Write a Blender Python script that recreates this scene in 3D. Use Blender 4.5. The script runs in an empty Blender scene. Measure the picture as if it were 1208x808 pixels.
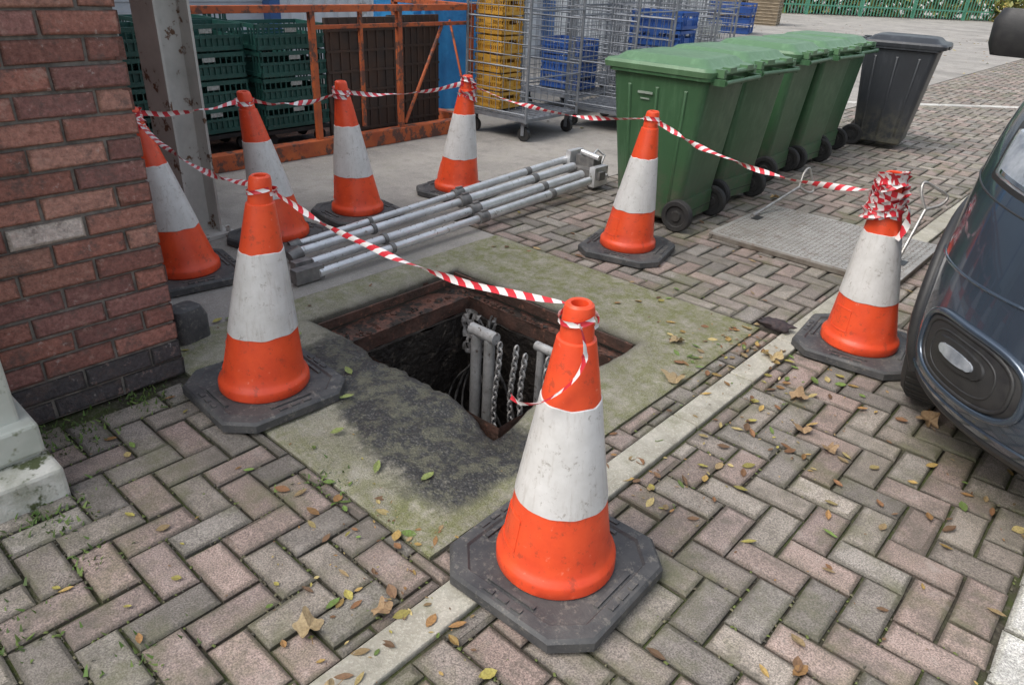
import bpy, math, random
import numpy as np
from mathutils import Vector, Matrix, noise
random.seed(7)
S=bpy.context.scene
COL=S.collection

# ------------------------------------------------------------------ builder
class B:
    def __init__(s): s.v=[];s.f=[];s.m=[];s.c=[]
    def add(s,vs,fs,mi=0,col=None,M=None):
        o=len(s.v)
        for p in vs:
            p=Vector(p)
            if M is not None: p=M@p
            s.v.append((p.x,p.y,p.z)); s.c.append(col if col else (1,1,1,1))
        for f in fs: s.f.append([i+o for i in f]); s.m.append(mi)
    def box(s,c,d,mi=0,col=None,M=None):
        x,y,z=c;a,b,e=d[0]/2,d[1]/2,d[2]/2
        vs=[(x+i*a,y+j*b,z+k*e) for k in(-1,1) for j in(-1,1) for i in(-1,1)]
        fs=[(0,2,3,1),(4,5,7,6),(0,1,5,4),(2,6,7,3),(0,4,6,2),(1,3,7,5)]
        s.add(vs,fs,mi,col,M)
    def tube(s,p0,p1,r,n=8,mi=0,r2=None,M=None,caps=True):
        s.path([p0,p1],r,n,mi,M,caps,r2)
    def path(s,pts,r,n=8,mi=0,M=None,caps=True,r2=None,closed=False):
        P=[Vector(p) for p in pts];vs=[];fs=[];L=len(P)
        up=None
        for i,p in enumerate(P):
            if closed: t=(P[(i+1)%L]-P[i-1])
            else: t=(P[min(i+1,L-1)]-P[max(i-1,0)])
            t.normalize()
            if up is None:
                up=Vector((0,0,1)) if abs(t.z)<.9 else Vector((1,0,0))
            a=t.cross(up)
            if a.length<1e-4: a=t.cross(Vector((1,0,0)))
            a.normalize(); b=a.cross(t);b.normalize();up=b
            rr=r if r2 is None else r+(r2-r)*i/(L-1)
            for k in range(n):
                an=2*math.pi*k/n
                vs.append(p+a*math.cos(an)*rr+b*math.sin(an)*rr)
        R=L if closed else L-1
        for i in range(R):
            for k in range(n):
                j=(i+1)%L
                fs.append((i*n+k,i*n+(k+1)%n,j*n+(k+1)%n,j*n+k))
        if caps and not closed:
            fs.append(tuple(range(n))[::-1]); fs.append(tuple((L-1)*n+k for k in range(n)))
        s.add(vs,fs,mi,None,M)
    def lathe(s,prof,n=32,mi=0,M=None,mis=None):
        vs=[]
        for r,z in prof:
            for k in range(n):
                a=2*math.pi*k/n; vs.append((r*math.cos(a),r*math.sin(a),z))
        base=len(s.v)
        s.add(vs,[],mi,None,M)
        for i in range(len(prof)-1):
            for k in range(n):
                s.f.append([base+i*n+k,base+i*n+(k+1)%n,base+(i+1)*n+(k+1)%n,base+(i+1)*n+k]);s.m.append(mis[i] if mis else mi)
    def loft(s,rings,mi=0,cap0=True,cap1=True,M=None,mis=None):
        n=len(rings[0]);base=len(s.v)
        for r in rings: s.add(r,[],mi,None,M)
        for i in range(len(rings)-1):
            for k in range(n):
                s.f.append([base+i*n+k,base+i*n+(k+1)%n,base+(i+1)*n+(k+1)%n,base+(i+1)*n+k]);s.m.append(mis[i] if mis else mi)
        if cap0: s.f.append([base+k for k in range(n)][::-1]);s.m.append(mi)
        if cap1: s.f.append([base+(len(rings)-1)*n+k for k in range(n)]);s.m.append(mi)
    def obj(s,name,mats,loc=(0,0,0),rz=0,smooth=None,bevel=0,parent=None,col=False,bseg=2):
        me=bpy.data.meshes.new(name); me.from_pydata(s.v,[],s.f)
        for m in mats: me.materials.append(m)
        me.polygons.foreach_set('material_index',s.m)
        if col:
            ca=me.color_attributes.new(name='Col',type='FLOAT_COLOR',domain='POINT')
            ca.data.foreach_set('color',np.array(s.c,dtype=np.float32).ravel())
        me.update()
        ob=bpy.data.objects.new(name,me); COL.objects.link(ob)
        ob.location=loc; ob.rotation_euler=(0,0,rz)
        if smooth is not None:
            me.polygons.foreach_set('use_smooth',[True]*len(me.polygons))
            try: me.set_sharp_from_angle(angle=math.radians(smooth))
            except Exception: pass
        if bevel:
            b=ob.modifiers.new('bev','BEVEL');b.width=bevel;b.segments=bseg;b.limit_method='ANGLE';b.angle_limit=math.radians(40)
        if parent: ob.parent=parent
        return ob
def inst(src,name,loc,rz=0,sc=(1,1,1)):
    ob=bpy.data.objects.new(name,src.data);COL.objects.link(ob)
    ob.location=loc;ob.rotation_euler=(0,0,rz);ob.scale=sc
    return ob
def rrect(cx,cy,wx,wy,r,z,n=4):
    out=[]
    for sx,sy,a0 in((1,1,0),(-1,1,90),(-1,-1,180),(1,-1,270)):
        for k in range(n+1):
            a=math.radians(a0+90*k/n)
            out.append((cx+sx*(wx/2-r)+r*math.cos(a),cy+sy*(wy/2-r)+r*math.sin(a),z))
    return out

# ------------------------------------------------------------------ materials
def rgb(c): return (c[0],c[1],c[2],1)
class MT:
    def __init__(s,name,rough=.6,metal=0):
        s.m=bpy.data.materials.new(name);s.m.use_nodes=True
        s.t=s.m.node_tree;s.n=s.t.nodes;s.l=s.t.links
        s.p=s.n['Principled BSDF'];s.p.inputs['Roughness'].default_value=rough;s.p.inputs['Metallic'].default_value=metal
        s.tc=s.n.new('ShaderNodeTexCoord').outputs['Object']
    def noise(s,scale,detail=6,rough=.6,vec=None,dist=0):
        n=s.n.new('ShaderNodeTexNoise');n.inputs['Scale'].default_value=scale;n.inputs['Detail'].default_value=min(detail,4);n.inputs['Roughness'].default_value=rough
        n.inputs['Distortion'].default_value=dist
        s.l.new(vec or s.tc,n.inputs['Vector']);return n.outputs['Fac']
    def ramp(s,src,a,b,inv=False):
        n=s.n.new('ShaderNodeMapRange');n.inputs[1].default_value=a;n.inputs[2].default_value=b
        n.inputs[3].default_value=1 if inv else 0;n.inputs[4].default_value=0 if inv else 1
        s.l.new(src,n.inputs[0]);return n.outputs[0]
    def mix(s,f,a,b,mode='MIX'):
        n=s.n.new('ShaderNodeMix');n.data_type='RGBA';n.blend_type=mode
        for x,i in((f,0),(a,6),(b,7)):
            if isinstance(x,(int,float)): n.inputs[i].default_value=x
            elif isinstance(x,tuple): n.inputs[i].default_value=rgb(x)
            else: s.l.new(x,n.inputs[i])
        return n.outputs[2]
    def math(s,op,a,b=0):
        n=s.n.new('ShaderNodeMath');n.operation=op
        for x,i in((a,0),(b,1)):
            if isinstance(x,(int,float)): n.inputs[i].default_value=x
            else: s.l.new(x,n.inputs[i])
        return n.outputs[0]
    def attr(s,name='Col'):
        n=s.n.new('ShaderNodeAttribute');n.attribute_name=name;return n.outputs['Color']
    def sep(s,src):
        n=s.n.new('ShaderNodeSeparateXYZ');s.l.new(src,n.inputs[0]);return n.outputs
    def col(s,x):
        if isinstance(x,tuple): s.p.inputs['Base Color'].default_value=rgb(x)
        else: s.l.new(x,s.p.inputs['Base Color'])
    def rough(s,x): s.l.new(x,s.p.inputs['Roughness'])
    def bump(s,h,strength=.3,dist=.01):
        n=s.n.new('ShaderNodeBump');n.inputs['Strength'].default_value=strength;n.inputs['Distance'].default_value=dist
        s.l.new(h,n.inputs['Height']);s.l.new(n.outputs[0],s.p.inputs['Normal'])
def simple(name,c1,c2=None,scale=6,rough=.6,metal=0,bump=.2,bscale=60,bdist=.005,c3=None,s3=12,t3=.6,w3=.08,rv=.15,coat=0):
    m=MT(name,rough,metal)
    c2=c2 or tuple(x*.7 for x in c1)
    nz=m.noise(scale,5)
    c=m.mix(m.ramp(nz,.35,.65),c1,c2)
    if c3: c=m.mix(m.ramp(m.noise(s3,5,.7),t3,t3+w3),c,c3)
    m.col(c)
    if rv: m.rough(m.math('ADD',m.math('MULTIPLY',nz,rv*2),rough-rv))
    if bump: m.bump(m.noise(bscale,3),bump,bdist)
    if coat: m.p.inputs['Coat Weight'].default_value=coat;m.p.inputs['Coat Roughness'].default_value=.05
    return m.m

def paver_mat(name):
    m=MT(name,.85)
    base=m.attr()
    sp=m.noise(230,2,.7); c=m.mix(m.ramp(sp,.35,.68),m.mix(1.0,base,(.45,.45,.45),'MULTIPLY'),m.mix(1.0,base,(1.45,1.44,1.41),'MULTIPLY'))
    big=m.noise(1.7,5,.65);mid=m.noise(9,5,.75);grn=m.noise(2.6,5,.8)
    c=m.mix(m.math('MULTIPLY',m.ramp(big,.42,.66),.5),c,(.12,.11,.09))
    c=m.mix(m.math('MULTIPLY',m.ramp(mid,.48,.68),.6),c,(.11,.10,.08))
    c=m.mix(m.math('MULTIPLY',m.ramp(mid,.44,.28),.4),c,(.42,.38,.34))
    c=m.mix(m.math('MULTIPLY',m.ramp(grn,.50,.66),.55),c,(.12,.125,.055))
    m.col(c); m.bump(sp,.65,.0035)
    m.rough(m.math('ADD',m.math('MULTIPLY',big,.5),.48))
    return m.m
M_pav=paver_mat('paving_blocks_mat')
def wallbrick():
    m=MT('brick_mat',.85)
    base=m.attr();n1=m.noise(14,5,.8)
    c=m.mix(m.ramp(m.noise(60,4,.7),.3,.7),m.mix(1.,base,(.65,.63,.63),'MULTIPLY'),m.mix(1.,base,(1.35,1.35,1.35),'MULTIPLY'))
    c=m.mix(m.math('MULTIPLY',m.ramp(n1,.52,.68),.75),c,(.13,.095,.085))
    c=m.mix(m.math('MULTIPLY',m.ramp(n1,.42,.28),.5),c,(.50,.33,.27))
    c=m.mix(m.math('MULTIPLY',m.ramp(m.noise(30,4,.7),.64,.71),.5),c,(.48,.43,.40))
    m.col(c);m.bump(m.noise(90,4,.7),.9,.007);return m.m
M_brick=wallbrick()
M_mortar=simple('mortar_mat',(.25,.225,.20),(.12,.11,.10),20,.95,bump=.6,bscale=150)
def concrete(name,c1,c2,moss=.4,scale=2.5):
    m=MT(name,.88)
    fine=m.noise(150,2,.6);mos=m.noise(4,5,.8)
    c=m.mix(m.ramp(m.noise(scale,5,.7),.35,.65),c1,c2)
    c=m.mix(m.math('MULTIPLY',m.ramp(fine,.5,.75),.5),c,tuple(min(1,x*1.6) for x in c1))
    c=m.mix(m.math('MULTIPLY',m.ramp(m.noise(.7,4,.6),.5,.7),.5),c,tuple(x*.5 for x in c2))
    c=m.mix(m.math('MULTIPLY',m.ramp(mos,.50,.34),.4),c,tuple(x*.55 for x in c2))
    if moss: c=m.mix(m.math('MULTIPLY',m.ramp(mos,.53,.66),moss),c,(.13,.145,.055))
    m.col(c);m.bump(fine,.5,.006);return m.m
M_yard=concrete('yard_concrete',(.36,.335,.305),(.25,.235,.215),.15,1.2)
M_kerb=concrete('kerb_concrete',(.48,.455,.39),(.33,.31,.25),.4,6)
M_white=concrete('white_block',(.66,.64,.60),(.42,.41,.38),.1,9)
def slabmat():
    m=MT('slab_mat',.8)
    s=m.sep(m.attr())
    fine=m.noise(210,2,.7);n5=m.noise(5,5,.75);n14=m.noise(14,5,.8)
    vo=m.n.new('ShaderNodeTexVoronoi');vo.inputs['Scale'].default_value=95;m.l.new(m.tc,vo.inputs['Vector'])
    peb=m.ramp(vo.outputs['Distance'],.55,.1)
    conc=m.mix(m.ramp(n5,.35,.65),(.36,.335,.27),(.22,.205,.155))
    conc=m.mix(m.math('MULTIPLY',m.ramp(fine,.48,.7),.6),conc,(.52,.49,.42))
    conc=m.mix(m.math('MULTIPLY',m.ramp(fine,.42,.3),.65),conc,(.11,.10,.075))
    mo=m.mix(m.ramp(fine,.4,.6),(.115,.13,.035),(.22,.225,.09))
    conc=m.mix(m.math('MULTIPLY',m.math('MULTIPLY',s[1],m.ramp(n14,.38,.60)),.85),conc,mo)
    asp=m.mix(m.math('MULTIPLY',peb,m.ramp(vo.outputs['Color'],.2,.9)),(.038,.037,.036),(.19,.185,.17))
    asp=m.mix(m.math('MULTIPLY',m.ramp(n14,.47,.60),.75),asp,(.16,.155,.105))
    c=m.mix(m.ramp(m.math('ADD',m.math('ADD',s[0],m.math('MULTIPLY',m.math('SUBTRACT',n14,.5),1.5)),m.math('MULTIPLY',m.math('SUBTRACT',n5,.5),1.5)),.30,.72),conc,asp)
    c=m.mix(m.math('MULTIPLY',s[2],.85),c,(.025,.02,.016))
    m.col(c)
    m.rough(m.math('SUBTRACT',.9,m.math('MULTIPLY',s[0],.5)))
    m.bump(m.math('ADD',fine,m.math('MULTIPLY',m.math('MULTIPLY',peb,s[0]),.6)),.8,.006);return m.m
M_slab=slabmat()

def orange():
    m=MT('cone_orange',.5)
    n7=m.noise(7,5,.65);n30=m.noise(30,5,.8)
    c=m.mix(m.ramp(n7,.35,.7),(.84,.095,.028),(.68,.06,.02))
    c=m.mix(m.math('MULTIPLY',m.ramp(n30,.57,.67),.6),c,(.36,.06,.03))
    c=m.mix(m.math('MULTIPLY',m.ramp(n30,.36,.30),.5),c,(.88,.32,.22))
    m.col(c);m.rough(m.math('ADD',m.math('MULTIPLY',n7,.4),.20));m.bump(m.noise(80,3),.12,.004);return m.m
def conewhite():
    m=MT('cone_white_sleeve',.35)
    n35=m.noise(35,5,.85)
    c=m.mix(m.ramp(m.noise(8,5,.7),.35,.7),(.70,.69,.68),(.55,.54,.52))
    c=m.mix(m.math('MULTIPLY',m.ramp(n35,.58,.68),.7),c,(.28,.25,.22))
    mp=m.n.new('ShaderNodeMapping');mp.inputs['Scale'].default_value=(30,30,3);m.l.new(m.tc,mp.inputs[0])
    c=m.mix(m.math('MULTIPLY',m.ramp(m.noise(2,5,.7,mp.outputs[0]),.53,.74),.5),c,(.38,.34,.30))
    m.col(c);m.bump(n35,.1,.003);return m.m
def rubber():
    m=MT('rubber_base',.6)
    n8=m.noise(8,5,.7);n40=m.noise(40,5,.8)
    c=m.mix(m.ramp(n8,.35,.7),(.045,.046,.05),(.10,.098,.096))
    c=m.mix(m.math('MULTIPLY',m.ramp(n40,.54,.68),.75),c,(.21,.195,.17))
    m.col(c);m.bump(n40,.4,.006);return m.m
M_or,M_cw,M_rub=orange(),conewhite(),rubber()
M_tyre=simple('tyre_rubber',(.02,.02,.021),(.04,.038,.035),10,.8,bump=.3)
M_dark=simple('dark_plastic',(.018,.018,.019),(.03,.03,.03),10,.45,bump=0)
def binmat(n,c1,c2):
    m=MT(n,.45)
    c=m.mix(m.ramp(m.noise(3,5,.65),.35,.7),c1,c2)
    mp=m.n.new('ShaderNodeMapping');mp.inputs['Scale'].default_value=(9,9,1.2);m.l.new(m.tc,mp.inputs[0])
    c=m.mix(m.math('MULTIPLY',m.ramp(m.noise(2,5,.75,mp.outputs[0]),.52,.72),.4),c,tuple(min(1,x*1.6+.04) for x in c1))
    z=m.sep(m.tc)[2];n12=m.noise(12,5,.7)
    c=m.mix(m.math('MULTIPLY',m.ramp(z,.45,.05),m.ramp(n12,.38,.62)),c,(.12,.115,.085))
    m.col(c);m.rough(m.math('ADD',m.math('MULTIPLY',n12,.35),.25));return m.m
M_green=binmat('bin_green',(.046,.115,.052),(.034,.09,.040))
M_greenlid=binmat('bin_lid_green',(.10,.20,.10),(.078,.16,.08))
M_black=binmat('bin_black',(.034,.038,.045),(.026,.029,.034))
M_alu=simple('aluminium',(.78,.79,.80),(.60,.61,.62),9,.36,.6,bump=.1,bscale=120,c3=(.36,.34,.31),s3=30,t3=.6)
M_galv=simple('galvanised',(.25,.27,.30),(.18,.19,.21),14,.45,.4,bump=0,c3=(.12,.09,.07),s3=25,t3=.62)
M_rust=simple('rusty_orange_steel',(.50,.12,.035),(.34,.075,.03),5,.7,bump=.4,c3=(.12,.055,.04),s3=9,t3=.50)
M_rust2=simple('rust_dark',(.10,.048,.034),(.05,.03,.022),14,.85,bump=.8,bscale=50,bdist=.01,c3=(.19,.085,.055),s3=22,t3=.58)
M_postp=simple('peeling_grey_paint',(.54,.53,.50),(.40,.395,.37),4,.7,bump=.4,bscale=40,c3=(.14,.075,.045),s3=8,t3=.58,w3=.05)
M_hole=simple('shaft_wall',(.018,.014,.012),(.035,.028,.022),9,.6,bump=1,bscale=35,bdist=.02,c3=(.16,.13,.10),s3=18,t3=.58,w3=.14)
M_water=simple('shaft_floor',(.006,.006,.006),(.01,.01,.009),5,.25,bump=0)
M_dirty=simple('dirty_pipe',(.58,.57,.55),(.38,.37,.35),18,.45,.2,bump=.4,c3=(.14,.11,.09),s3=35,t3=.6)
M_crate=simple('crate_green',(.025,.10,.085),(.016,.066,.057),8,.45,bump=0,c3=(.07,.13,.12),s3=30,t3=.6)
M_yel=simple('yellow_plastic',(.62,.34,.05),(.48,.26,.04),5,.5,bump=0)
M_bluep=simple('blue_plastic',(.03,.11,.38),(.03,.08,.28),5,.5,bump=0)
M_tarp=simple('blue_tarpaulin',(.04,.27,.58),(.03,.19,.45),6,.4,bump=.4,bscale=20,bdist=.02)
def treadplate():
    m=MT('tread_plate',.5,.3)
    n18=m.noise(18,5,.8)
    c=m.mix(m.ramp(m.noise(5,5,.7),.35,.7),(.44,.425,.40),(.30,.285,.26))
    c=m.mix(m.math('MULTIPLY',m.ramp(n18,.5,.65),.6),c,(.20,.15,.11))
    m.col(c);return m.m
M_plate=treadplate()
def leafmat():
    m=MT('leaf_mat',.7);a=m.attr();m.col(m.mix(m.math('MULTIPLY',m.ramp(m.noise(150,3),.4,.7),.5),a,(.09,.05,.02)));return m.m
M_leaf=leafmat()
def folmat():
    m=MT('foliage_mat',.7);m.col(m.attr());return m.m
M_fol=folmat()
def tapemat():
    m=MT('barrier_tape_mat',.35);s=m.sep(m.attr())
    f=m.math('FRACT',m.math('ADD',m.math('DIVIDE',s[0],.058),m.math('MULTIPLY',s[1],.4)))
    c=m.mix(m.math('GREATER_THAN',f,.5),(.72,.69,.68),(.58,.03,.045));m.col(c);return m.m
M_tape=tapemat()

# ------------------------------------------------------------------ ground
HX0,HX1,HY0,HY1=-2.56,-1.42,1.60,2.50
def frame_sheet(b,x0,x1,y0,y1,z,mi=0):
    xs=[x0,HX0-.02,HX1+.12,x1];ys=[y0,HY0-.14,HY1+.02,y1]
    for i in range(3):
        for j in range(3):
            if i==1 and j==1: continue
            b.add([(xs[i],ys[j],z),(xs[i+1],ys[j],z),(xs[i+1],ys[j+1],z),(xs[i],ys[j+1],z)],[(0,1,2,3)],mi)
g=B();frame_sheet(g,-150,150,-60,200,-.014)
def groundmat():
    m=MT('ground_mat',.9)
    y=m.sep(m.tc)[1]
    near=m.mix(m.ramp(m.noise(3,5,.7),.42,.58),(.045,.038,.028),(.055,.07,.018))
    near=m.mix(m.ramp(m.noise(60,4),.5,.7),near,(.10,.09,.065))
    far=m.mix(m.ramp(m.noise(.3,5,.7),.35,.65),(.48,.44,.41),(.39,.36,.33))
    m.col(m.mix(m.ramp(y,23.5,24.5),near,far));m.bump(m.noise(150,2),.5,.01);return m.m
g.obj('ground',[groundmat()])
yd=B()
for q in [(-60,-3.16,1.0,45),(-3.16,-2.80,1.0,3.05)]:
    yd.add([(q[0],q[2],-.002),(q[1],q[2],-.002),(q[1],q[3],-.002),(q[0],q[3],-.002)],[(0,1,2,3)])
yd.obj('concrete_yard',[M_yard])

def brick_face(b,x0,x1,y0,y1,gap,ch,zt,zb,col,tilt=0,jit=.0012,wear=.6,ins=.007):
    x0+=gap/2;x1-=gap/2;y0+=gap/2;y1-=gap/2
    if x1-x0<.03 or y1-y0<.03: return
    tx=random.uniform(-tilt,tilt);ty=random.uniform(-tilt,tilt)
    dz=random.uniform(-tilt,tilt)
    def q(x,y,z): return (x,y,z+dz+tx*((x-x0)/(x1-x0)-.5)+ty*((y-y0)/(y1-y0)-.5))
    j=lambda:random.uniform(-jit,jit)
    e=lambda:ch+abs(j())*1.6
    e2=lambda:ch+ins+abs(j())*2
    def chip(): return random.uniform(.008,.016) if random.random()<.06 else 0
    vs=[(x0,y0,zb),(x1,y0,zb),(x1,y1,zb),(x0,y1,zb)]
    for (sx,sy) in((0,0),(1,0),(1,1),(0,1)): vs.append(q((x0,x1)[sx]+j(),(y0,y1)[sy]+j(),zt-ch))
    for (sx,sy) in((0,0),(1,0),(1,1),(0,1)):
        k=chip();vs.append(q((x0+e()+k,x1-e()-k)[sx],(y0+e()+k*.6,y1-e()-k*.6)[sy],zt-.0006))
    for (sx,sy) in((0,0),(1,0),(1,1),(0,1)): vs.append(q((x0+e2(),x1-e2())[sx],(y0+e2(),y1-e2())[sy],zt))
    fs=[(12,13,14,15)]
    for k in range(4):
        l=(k+1)%4; fs.append((k,l,4+l,4+k));fs.append((4+k,4+l,8+l,8+k));fs.append((8+k,8+l,12+l,12+k))
    o=len(b.v)
    b.add(vs,fs,0,col)
    for k in range(12):
        w_=wear*.6 if k<8 else (wear+random.uniform(-.1,.25))
        w_=min(w_,1.05)
        b.c[o+k]=(col[0]*w_,col[1]*w_,col[2]*w_*.95,1)
PC=[(.31,.265,.235),(.345,.30,.26),(.27,.24,.215),(.39,.345,.30),(.34,.265,.24),(.36,.275,.245),(.24,.215,.195),(.38,.29,.255),(.33,.30,.27)]
def pcol():
    c=random.choice(PC);k=random.uniform(.83,1.15)
    return (c[0]*k,c[1]*k,c[2]*k,1)
pv=B();U=.105
regs=[(-.895,5.0,-1.5,24),(-2.45,-1.012,-1.5,.985),(-3.155,-1.012,3.06,24),(-1.105,-1.012,.99,3.055)]
for i in range(int(-3.4/U),int(5.2/U)+1):
    for j in range(int(-1.8/U),int(24.2/U)+1):
        k=(i-j)%4
        if k==0: r=(i*U,(i+2)*U,j*U,(j+1)*U)
        elif k==3: r=(i*U,(i+1)*U,j*U,(j+2)*U)
        else: continue
        c=pcol()
        for q in regs:
            x0=max(r[0],q[0]);x1=min(r[1],q[1]);y0=max(r[2],q[2]);y1=min(r[3],q[3])
            if y0<3.4 and x1>.115 and x0<.225:
                for (a_,b__) in ((x0,min(x1,.115)),(max(x0,.225),x1)):
                    if b__-a_>.02 and y1-y0>.02: brick_face(pv,a_,b__,y0,y1,.008,.0055,.0,-.03,c,.0026,.0022)
                continue
            if x1-x0>.02 and y1-y0>.02: brick_face(pv,x0,x1,y0,y1,.008,.0055,.0,-.03,c,.0028,.0024)
y=-1.5
while y<3.2:
    brick_face(pv,.115,.225,y,y+.21,.009,.006,.0,-.03,(.82,.81,.78,1),.003,.003,.8);y+=.21
pv.obj('block_paving',[M_pav],col=True)
kb=B();y=-1.5
while y<24:
    L=random.choice([.45,.6,.9]);z=random.uniform(.0,.004)
    kb.box((-.955+random.uniform(-.003,.003),y+L/2,z-.03),(.105,L-.008,.068));y+=L
kb.obj('kerb_strip',[M_kerb],bevel=.006)
kb=B()
p0=Vector((-4.2,9.6,0));p1=Vector((2.5,17.0,0));d=(p1-p0);n=int(d.length/.5)
for i in range(n):
    c=p0+d*((i+.5)/n);Mx=Matrix.Translation(c)@Matrix.Rotation(math.atan2(d.y,d.x),4,'Z')
    kb.box((0,0,-.02),(.49,.13,.056),M=Mx)
kb.obj('kerb_edging',[M_white],bevel=.005)

# ------------------------------------------------------------------ slab with hole
sx0,sx1,sy0,sy1=-2.80,-1.11,.99,3.055
def rectloop(x0,x1,y0,y1,n):
    out=[]
    for (a,b_) in (((x0,y0),(x1,y0)),((x1,y0),(x1,y1)),((x1,y1),(x0,y1)),((x0,y1),(x0,y0))):
        for k in range(n):
            t=k/n;out.append((a[0]+(b_[0]-a[0])*t,a[1]+(b_[1]-a[1])*t))
    return out
N=110;inn=rectloop(HX0,HX1,HY0,HY1,N);out=rectloop(sx0,sx1,sy0,sy1,N)
def sm(a,b,x):
    t=max(0,min(1,(x-a)/(b-a)));return t*t*(3-2*t)
inn2=[]
for (x,y_) in inn:
    nz=noise.noise(Vector((x*9,y_*9,0)))*.010+noise.noise(Vector((x*30,y_*30,3)))*.006
    cx_,cy_=(HX0+HX1)/2,(HY0+HY1)/2
    near=1 if y_<HY0+.02 else 0
    amp=2.2 if near else 1
    dd=Vector((x-cx_,y_-cy_)).normalized()
    x2=x+dd.x*nz*amp;y2=y_+dd.y*nz*amp
    w=math.exp(-((x-HX1)**2+(y_-HY0)**2)/.016)
    x2+=.06*w;y2-=.08*w
    w=math.exp(-((x+2.0)**2+(y_-HY0)**2)/.03);y2-=.02*w
    inn2.append((x2,y2))
sb=B();RN=46;vs=[];cols=[]
for r in range(-1,RN+2):
    t=max(0,min(RN,r))/RN; t=t**1.15
    for k in range(4*N):
        a=inn2[k];b_=out[k];x=a[0]+(b_[0]-a[0])*t;y_=a[1]+(b_[1]-a[1])*t
        dh=math.hypot(x-a[0],y_-a[1])
        n1=noise.fractal(Vector((x*2.2,y_*2.2,1)),1,2,4)
        asph=sm(1.06,1.26,y_+.12*n1)*(1-sm(1.55,1.68,y_+.05*n1))*sm(-2.5,-2.2,x+.1*n1)*(1-sm(-1.22,-1.15,x))
        if x>HX1-.02: asph=max(asph*1,sm(1.3,1.4,y_)*(1-sm(1.5,1.75,y_))*(1-sm(-1.2,-1.14,x)))
        moss=min(1,.25+.9*sm(2.45,2.7,y_)+.6*sm(-1.45,-1.3,x)+.45*(1-sm(1.02,1.2,y_))+.5*(1-sm(-2.7,-2.55,x)))
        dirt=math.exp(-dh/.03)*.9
        z=.004+.004*n1+asph*(.012+.010*noise.noise(Vector((x*10,y_*10,2))))+ .002*noise.noise(Vector((x*60,y_*60,0)))
        z-=.014*math.exp(-dh/.015)
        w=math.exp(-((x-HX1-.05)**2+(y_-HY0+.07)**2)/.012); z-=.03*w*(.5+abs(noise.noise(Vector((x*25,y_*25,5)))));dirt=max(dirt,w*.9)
        do=min(x-sx0,sx1-x,y_-sy0,sy1-y_); z-=.006*math.exp(-do/.01)
        if r==-1: z=-.10
        if r==RN+1: z=-.05
        vs.append((x,y_,z));cols.append((asph,moss,dirt if r>=0 else 1,1))
sb.v=vs;sb.c=cols;K=4*N
for r in range(RN+2):
    for k in range(K):
        sb.f.append([r*K+k,r*K+(k+1)%K,(r+1)*K+(k+1)%K,(r+1)*K+k][::-1]);sb.m.append(0)
sb.obj('concrete_slab',[M_slab],smooth=50,col=True)
pt=B()
ZL=-.085
ix0,ix1,iy0,iy1=-2.40,-1.47,1.66,2.43
def ringwall(b,x0,x1,y0,y1,za,zb,mi,nn=30,amp=.004):
    L=rectloop(x0,x1,y0,y1,nn);vs=[];Zs=8
    for i in range(Zs+1):
        z=za+(zb-za)*i/Zs
        for (x,y_) in L:
            q=noise.noise_vector(Vector((x*12,y_*12,z*12)))*amp
            vs.append((x+q.x,y_+q.y,z))
    n=len(L);fs=[]
    for i in range(Zs):
        for k in range(n): fs.append((i*n+k,i*n+(k+1)%n,(i+1)*n+(k+1)%n,(i+1)*n+k))
    b.add(vs,fs,mi)
def ringflat(b,o,i_,z,mi,nn=40,amp=.006):
    A=rectloop(*o,nn);C=rectloop(*i_,nn);n=len(A);vs=[];R=5
    for r in range(R+1):
        for k in range(n):
            x=A[k][0]+(C[k][0]-A[k][0])*r/R;y_=A[k][1]+(C[k][1]-A[k][1])*r/R
            vs.append((x,y_,z+amp*noise.noise(Vector((x*15,y_*15,7)))))
    fs=[]
    for r in range(R):
        for k in range(n): fs.append((r*n+k,r*n+(k+1)%n,(r+1)*n+(k+1)%n,(r+1)*n+k))
    b.add(vs,fs,mi)
ringwall(pt,HX0-.004,HX1+.004,HY0-.004,HY1+.004,-.016,ZL,1)
ringflat(pt,(HX0-.2,HX1+.2,HY0-.2,HY1+.2),(HX0+.015,HX1-.015,HY0+.015,HY1-.015),ZL-.01,2)
ringflat(pt,(HX0,HX1,HY0,HY1),(ix0,ix1,iy0,iy1),ZL,0)
ringwall(pt,ix0,ix1,iy0,iy1,ZL,-.16,1,amp=.012)
ringflat(pt,(ix0,ix1,iy0,iy1),(ix0+.02,ix1-.02,iy0+.02,iy1-.02),-.16,2)
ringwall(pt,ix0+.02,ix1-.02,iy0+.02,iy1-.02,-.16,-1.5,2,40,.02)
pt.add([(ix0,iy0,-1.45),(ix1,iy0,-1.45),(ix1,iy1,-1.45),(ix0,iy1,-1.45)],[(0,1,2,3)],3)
pt.box(((HX0+HX1)/2,HY1-.028,-.03),(HX1-HX0-.02,.012,.05),1)
pt.box((HX0+.03,(HY0+HY1)/2,-.035),(.012,HY1-HY0-.02,.04),1)
for k in range(110):
    if k%2: x,y_=random.uniform(HX0+.05,ix0-.01),random.uniform(HY0+.05,HY1-.05)
    else: x,y_=random.uniform(HX0+.05,HX1-.05),random.uniform(iy1+.01,HY1-.04)
    s_=random.uniform(.004,.014)
    M=Matrix.Translation((x,y_,ZL+s_*.3))@Matrix.Rotation(random.uniform(0,6),4,'Z')@Matrix.Rotation(random.uniform(0,1),4,'X')
    pt.box((0,0,0),(s_*2,s_*1.3,s_),random.choice([0,1,2]),M=M)
pt.obj('manhole_pit',[simple('pit_brick_ledge',(.19,.08,.055),(.085,.05,.038),16,.85,bump=.9,bscale=45,bdist=.012,c3=(.04,.03,.024),s3=14,t3=.47),M_rust2,M_hole,M_water],smooth=40)
ld=B()
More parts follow.
